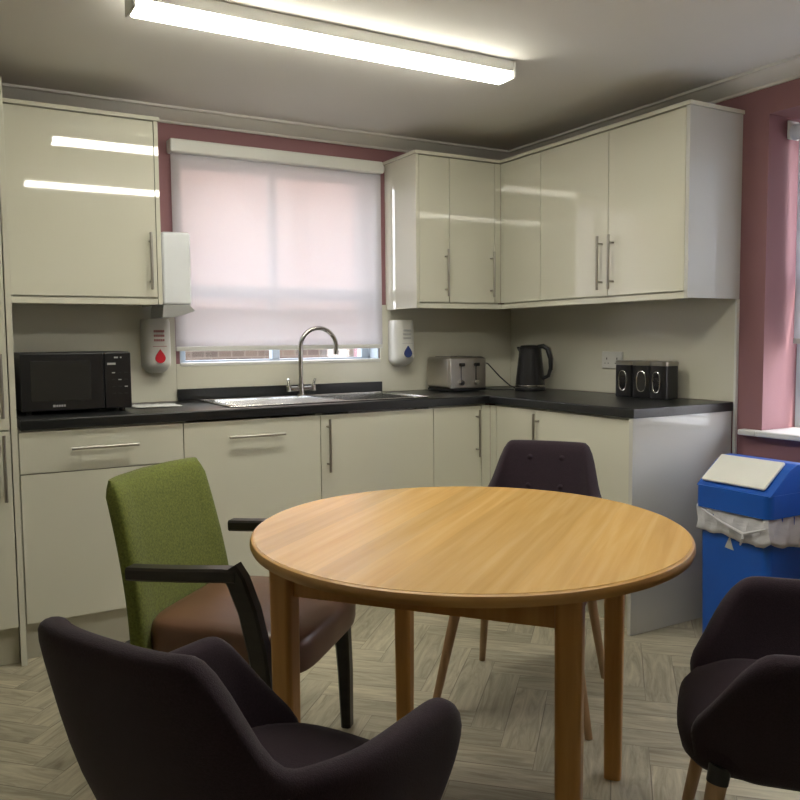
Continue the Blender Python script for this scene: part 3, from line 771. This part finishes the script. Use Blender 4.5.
def apron(p, q):
    p = p - (p - cent) * .012; q = q - (q - cent) * .012
    d = (q - p); L_ = d.length - .030; m_ = (p + q) / 2; a_ = math.atan2(d.y, d.x)
    MB().box(m_.x - L_ / 2, m_.x + L_ / 2, m_.y - .010, m_.y + .010, TZ - .098, TZ - .0265, .002, rot=Matrix.Rotation(a_, 3, 'Z')).build('apron', M['legwood'], tb)
for p, q in ((FLp, FRp), (FRp, BRp), (BRp, BLp), (BLp, FLp)): apron(p, q)

# ------------------------------------------------------------------ tub chairs
def sm(a, b, t):
    t = max(0, min(1, (t - a) / (b - a))); return t * t * (3 - 2 * t)
CH = dict(hb=.818, ha=.643, w=.258)
def make_tub(label, loc, face):
    rz = math.atan2(face[1], face[0]) - pi / 2
    o = thing('tub_chair', (*loc, 0), label, 'chair', 'dark purple tub chairs round the table', rz)
    half = []
    for k in range(11):
        y = .235 - .275 * k / 10
        half.append((CH['w'] - .055 * sm(.10, .25, y), y, sm(.225, .04, y) * (CH['ha'] - .44) + .44 if False else .44 + (CH['ha'] - .44) * (1 - sm(.085, .275, y)), 0.))
    for k in range(1, 15):
        th = pi / 2 * k / 14
        half.append((CH['w'] * cos(th) ** (2 / 2.7), -.04 - .215 * sin(th) ** (2 / 2.7), CH['ha'] + (CH['hb'] - CH['ha']) * sm(.44, .64, k / 14), sm(.1, .7, k / 14)))
    half[-1] = (0, half[-1][1], half[-1][2], 1.)
    path = half + [(-x, y, h, b) for x, y, h, b in half[:-1][::-1]]
    n = len(path); rows = []
    for i, (x, y, h, b) in enumerate(path):
        p0, p1 = path[max(i - 1, 0)], path[min(i + 1, n - 1)]
        tg = Vector((p1[0] - p0[0], p1[1] - p0[1], 0)).normalized(); nr = Vector((-tg.y, tg.x, 0))
        if nr.dot(Vector((x, y + .05, 0))) < 0: nr = -nr
        def pos(z, off):
            lean = max(0, z - .42)
            v = Vector((x, y, 0)) + nr * off
            v.y -= b * lean * .26; v.x *= 1 - b * lean * .22 * abs(x) / .264
            v += nr * (.06 * lean * (1 - b))
            v -= nr * (.075 if y < 0 else .065) * max(0, (.58 - z) / .215) ** 1.6
            return Vector((v.x, v.y, z))
        th = .052 - .012 * b * 0
        sec = []
        zb = .365
        for u in (0, .15, .35, .6, .82): sec.append(pos(zb + (h - .022 - zb) * u, 0))
        sec += [pos(h - .022, 0), pos(h - .006, -.008), pos(h, -th / 2), pos(h - .006, -th + .008), pos(h - .022, -th)]
        for u in (.75, .45, .15): sec.append(pos(max(.385, .385 + (h - .022 - .385) * u), -th))
        sec.append(pos(.372, -th))
        rows.append(sec)
    MB().grid(rows, closeV=True, cap=True).build('shell', M['purple'], o, world=False, sub=1, angle=180)
    # seat cushion
    prof = []
    st = MB()
    def sring(sc, z, dome=0):
        P = []
        for k in range(48):
            a_ = 2 * pi * k / 48; ca, sa = cos(a_), sin(a_)
            x = .212 * sc * math.copysign(abs(ca) ** .62, ca); y = .015 + .228 * sc * math.copysign(abs(sa) ** .62, sa)
            P.append((x, y, z - (.02 * sm(.12, .26, y))))
        return P
    st.grid([sring(s_, z) for s_, z in ((.80, .372), (.90, .374), (.97, .395), (1., .425), (.985, .452), (.93, .466), (.75, .474), (.4, .478), (.1, .479))], closeV=True, cap=True)
    st.build('seat', M['purple'], o, world=False, angle=180)
    # two rows of buttons in the backrest
    for bx in (-.058, .058):
        for bz in (.76, .66):
            yb = -.255 + .052 - (bz - .42) * .26
            BTN = MB().lathe([(.001, -.002), (.008, -.001), (.010, .002), (.006, .005), (.001, .006)], (0, 0, 0), 16).build('button', M['purple'], o, world=False)
            BTN.location = (bx, yb + .001, bz); BTN.rotation_euler = (radians(-90 + 14), 0, 0)
    for sx in (-1, 1):
        for sy in (-1, 1):
            top = Vector((sx * .175, .01 + sy * .155, .385)); ft = Vector((sx * (.245 if sy > 0 else .222), .0 + sy * .232, .0))
            d = ft - top
            l = MB().cone(top + d * .02, ft + Vector((0, 0, .001)), .0185, .0115, 20, .001).build('leg', M['beech'], o, world=False)
            MB().cone(top - d * .02, top + d * .065, .021, .0198, 20, .001).build('ferrule', M['mattblack'], l, world=False)
    return o
make_tub('dark purple tub chair with button back, behind the table', (-1.292, -1.747), (-.789, -.607))
make_tub('dark purple tub chair seen from behind, nearest at lower left', (-2.503, -2.626), (.894, .448))
make_tub('dark purple tub chair at the lower right, cut off by the frame edge', (-1.490, -2.870), (-.649, .756))

# ------------------------------------------------------------------ green armchair
GF = Vector((.70, -.714)); GC = (-2.235, -1.683)
g = thing('armchair', (*GC, 0), 'green backed armchair with brown seat and black wooden arms', 'chair', None, math.atan2(GF.y, GF.x) - pi / 2)
# backrest: curved padded slab
rows = []
for i in range(21):
    u = i / 20; z = .39 + .44 * u; yc = -.205 - .085 * u ** 1.5 - .0
    hw = .252 - .026 * u; th = .030
    if u > .94: th *= .75; hw -= .004
    if u == 1: th *= .5; hw -= .006
    P = []
    for k in range(40):
        a_ = 2 * pi * k / 40; ca, sa = cos(a_), sin(a_)
        x = hw * math.copysign(abs(ca) ** .28, ca); y = yc + th * math.copysign(abs(sa) ** .45, sa) - .035 * (1 - (x / hw) ** 2) + .02
        P.append((x, y, z))
    rows.append(P)
MB().grid(rows, closeV=True, cap=True).build('backrest', M['green'], g, world=False, angle=60)
rows = []
for sc, z in ((.90, .372), (.985, .378), (1., .395), (1.0, .43), (.985, .452), (.94, .466), (.8, .476), (.5, .482), (.1, .484)):
    P = []
    for k in range(56):
        a_ = 2 * pi * k / 56; ca, sa = cos(a_), sin(a_)
        x = .245 * sc * math.copysign(abs(ca) ** .35, ca); y = .035 + .232 * sc * math.copysign(abs(sa) ** .4, sa)
        P.append((x * (1 + .05 * (y / .25)), y, z - .012 * sm(.15, .27, y)))
    rows.append(P)
MB().grid(rows, closeV=True, cap=True).build('seat', M['leather'], g, world=False, angle=60)
MB().box(-.19, .19, -.175, .20, .345, .3715, .004).build('seat_frame', M['darkwood'], g, world=False)
def ribbon(path, hw, th, nm, mtl=None):
    # rectangular section swept along a path in the local y-z plane at x
    rows = []
    n = len(path)
    for i, (x, y, z) in enumerate(path):
        p0, p1 = Vector(path[max(i - 1, 0)]), Vector(path[min(i + 1, n - 1)])
        t_ = (p1 - p0).normalized(); nr = Vector((1, 0, 0)).cross(t_).normalized()
        T_ = th[i] if isinstance(th, list) else th
        c = Vector((x, y, z)); e = Vector((1, 0, 0)); f_ = .006
        pts = [(hw, T_ / 2 - f_), (hw - f_, T_ / 2), (-hw + f_, T_ / 2), (-hw, T_ / 2 - f_), (-hw, -T_ / 2 + f_), (-hw + f_, -T_ / 2), (hw - f_, -T_ / 2), (hw, -T_ / 2 + f_)]
        rows.append([c + e * a_ + nr * b for a_, b in pts])
    return MB().grid(rows, closeV=True, cap=True).build(nm, M['darkwood'], g, world=False, angle=35)
for sx in (-1, 1):
    X = sx * .272
    ribbon([(X, -.180, .611), (X, -.12, .613), (X, -.03, .617), (X, .08, .624), (X, .118, .624)], .024, .034, 'arm')
    ribbon([(X, .098, .640), (X, .118, .61), (X, .146, .54), (X, .170, .44), (X, .186, .32), (X, .194, .18), (X, .198, .001)], .020, [.05, .052, .050, .050, .047, .040, .030], 'leg')
    ribbon([(sx * .20, -.222, .40), (sx * .20, -.23, .30), (sx * .20, -.25, .15), (sx * .20, -.275, .001)], .019, [.045, .042, .036, .03], 'leg')
MB().box(-.253, .253, .13, .155, .335, .368, .003).box(-.17, .17, -.245, -.215, .345, .375, .003).build('cross_rail', M['darkwood'], g, world=False)

# ------------------------------------------------------------------ light
def sun():
    L = bpy.data.lights.new('sun', 'SUN'); L.energy = 3.0; L.angle = radians(1.); L.color = (1, .93, .82)
    o = bpy.data.objects.new('sun', L); COL.objects.link(o)
    d = Vector((-.14, .50, -.85)).normalized()
    o.rotation_euler = d.to_track_quat('-Z', 'Y').to_euler()
sun()
def portal(loc, rot, sx, sy):
    L = bpy.data.lights.new('window_portal', 'AREA'); L.shape = 'RECTANGLE'; L.size = sx; L.size_y = sy; L.cycles.is_portal = True
    o = bpy.data.objects.new('window_portal', L); COL.objects.link(o); o.location = loc; o.rotation_euler = rot
portal((.29, (RY0 + RY1) / 2, (RZ0 + RZ1) / 2), (0, radians(90), 0), RZ1 - RZ0, RY1 - RY0)
portal(((W0 + W1) / 2, .25, (WZ0 + WZ1) / 2), (radians(-90), 0, 0), W1 - W0, WZ1 - WZ0)
w = bpy.data.worlds.new('World'); S.world = w; w.use_nodes = True
nt = w.node_tree; bg = nt.nodes['Background']
tc = nt.nodes.new('ShaderNodeTexCoord'); sx_ = nt.nodes.new('ShaderNodeSeparateXYZ'); rp = nt.nodes.new('ShaderNodeValToRGB')
nt.links.new(tc.outputs['Generated'], sx_.inputs[0]); nt.links.new(sx_.outputs['Z'], rp.inputs[0])
e = rp.color_ramp.elements; e[0].position = 0; e[0].color = (.95, .92, .92, 1); e[1].position = .8; e[1].color = (.72, .80, .95, 1)
nt.links.new(rp.outputs[0], bg.inputs['Color']); bg.inputs['Strength'].default_value = 4.4

# ------------------------------------------------------------------ camera
yaw, pitch, roll = 0.52379, -0.074426, -0.0093076
fw = Vector((sin(yaw) * cos(pitch), cos(yaw) * cos(pitch), sin(pitch)))
rt = Vector((cos(yaw), -sin(yaw), 0)); up = rt.cross(fw)
r2 = rt * cos(roll) + up * sin(roll); u2 = -rt * sin(roll) + up * cos(roll)
cam = bpy.data.cameras.new('camera'); co = bpy.data.objects.new('camera', cam); COL.objects.link(co)
Rm = Matrix((r2, u2, -fw)).transposed().to_4x4()
co.matrix_world = Matrix.Translation((-2.9727, -3.8315, 1.1894)) @ Rm
cam.sensor_width = 36; cam.lens = 815.6 / 800 * 36; cam.clip_start = .05
S.camera = co
S.view_settings.view_transform = 'Standard'; S.view_settings.look = 'None'; S.view_settings.gamma = 1
S.view_settings.use_curve_mapping = False
S.view_settings.exposure = 1.22
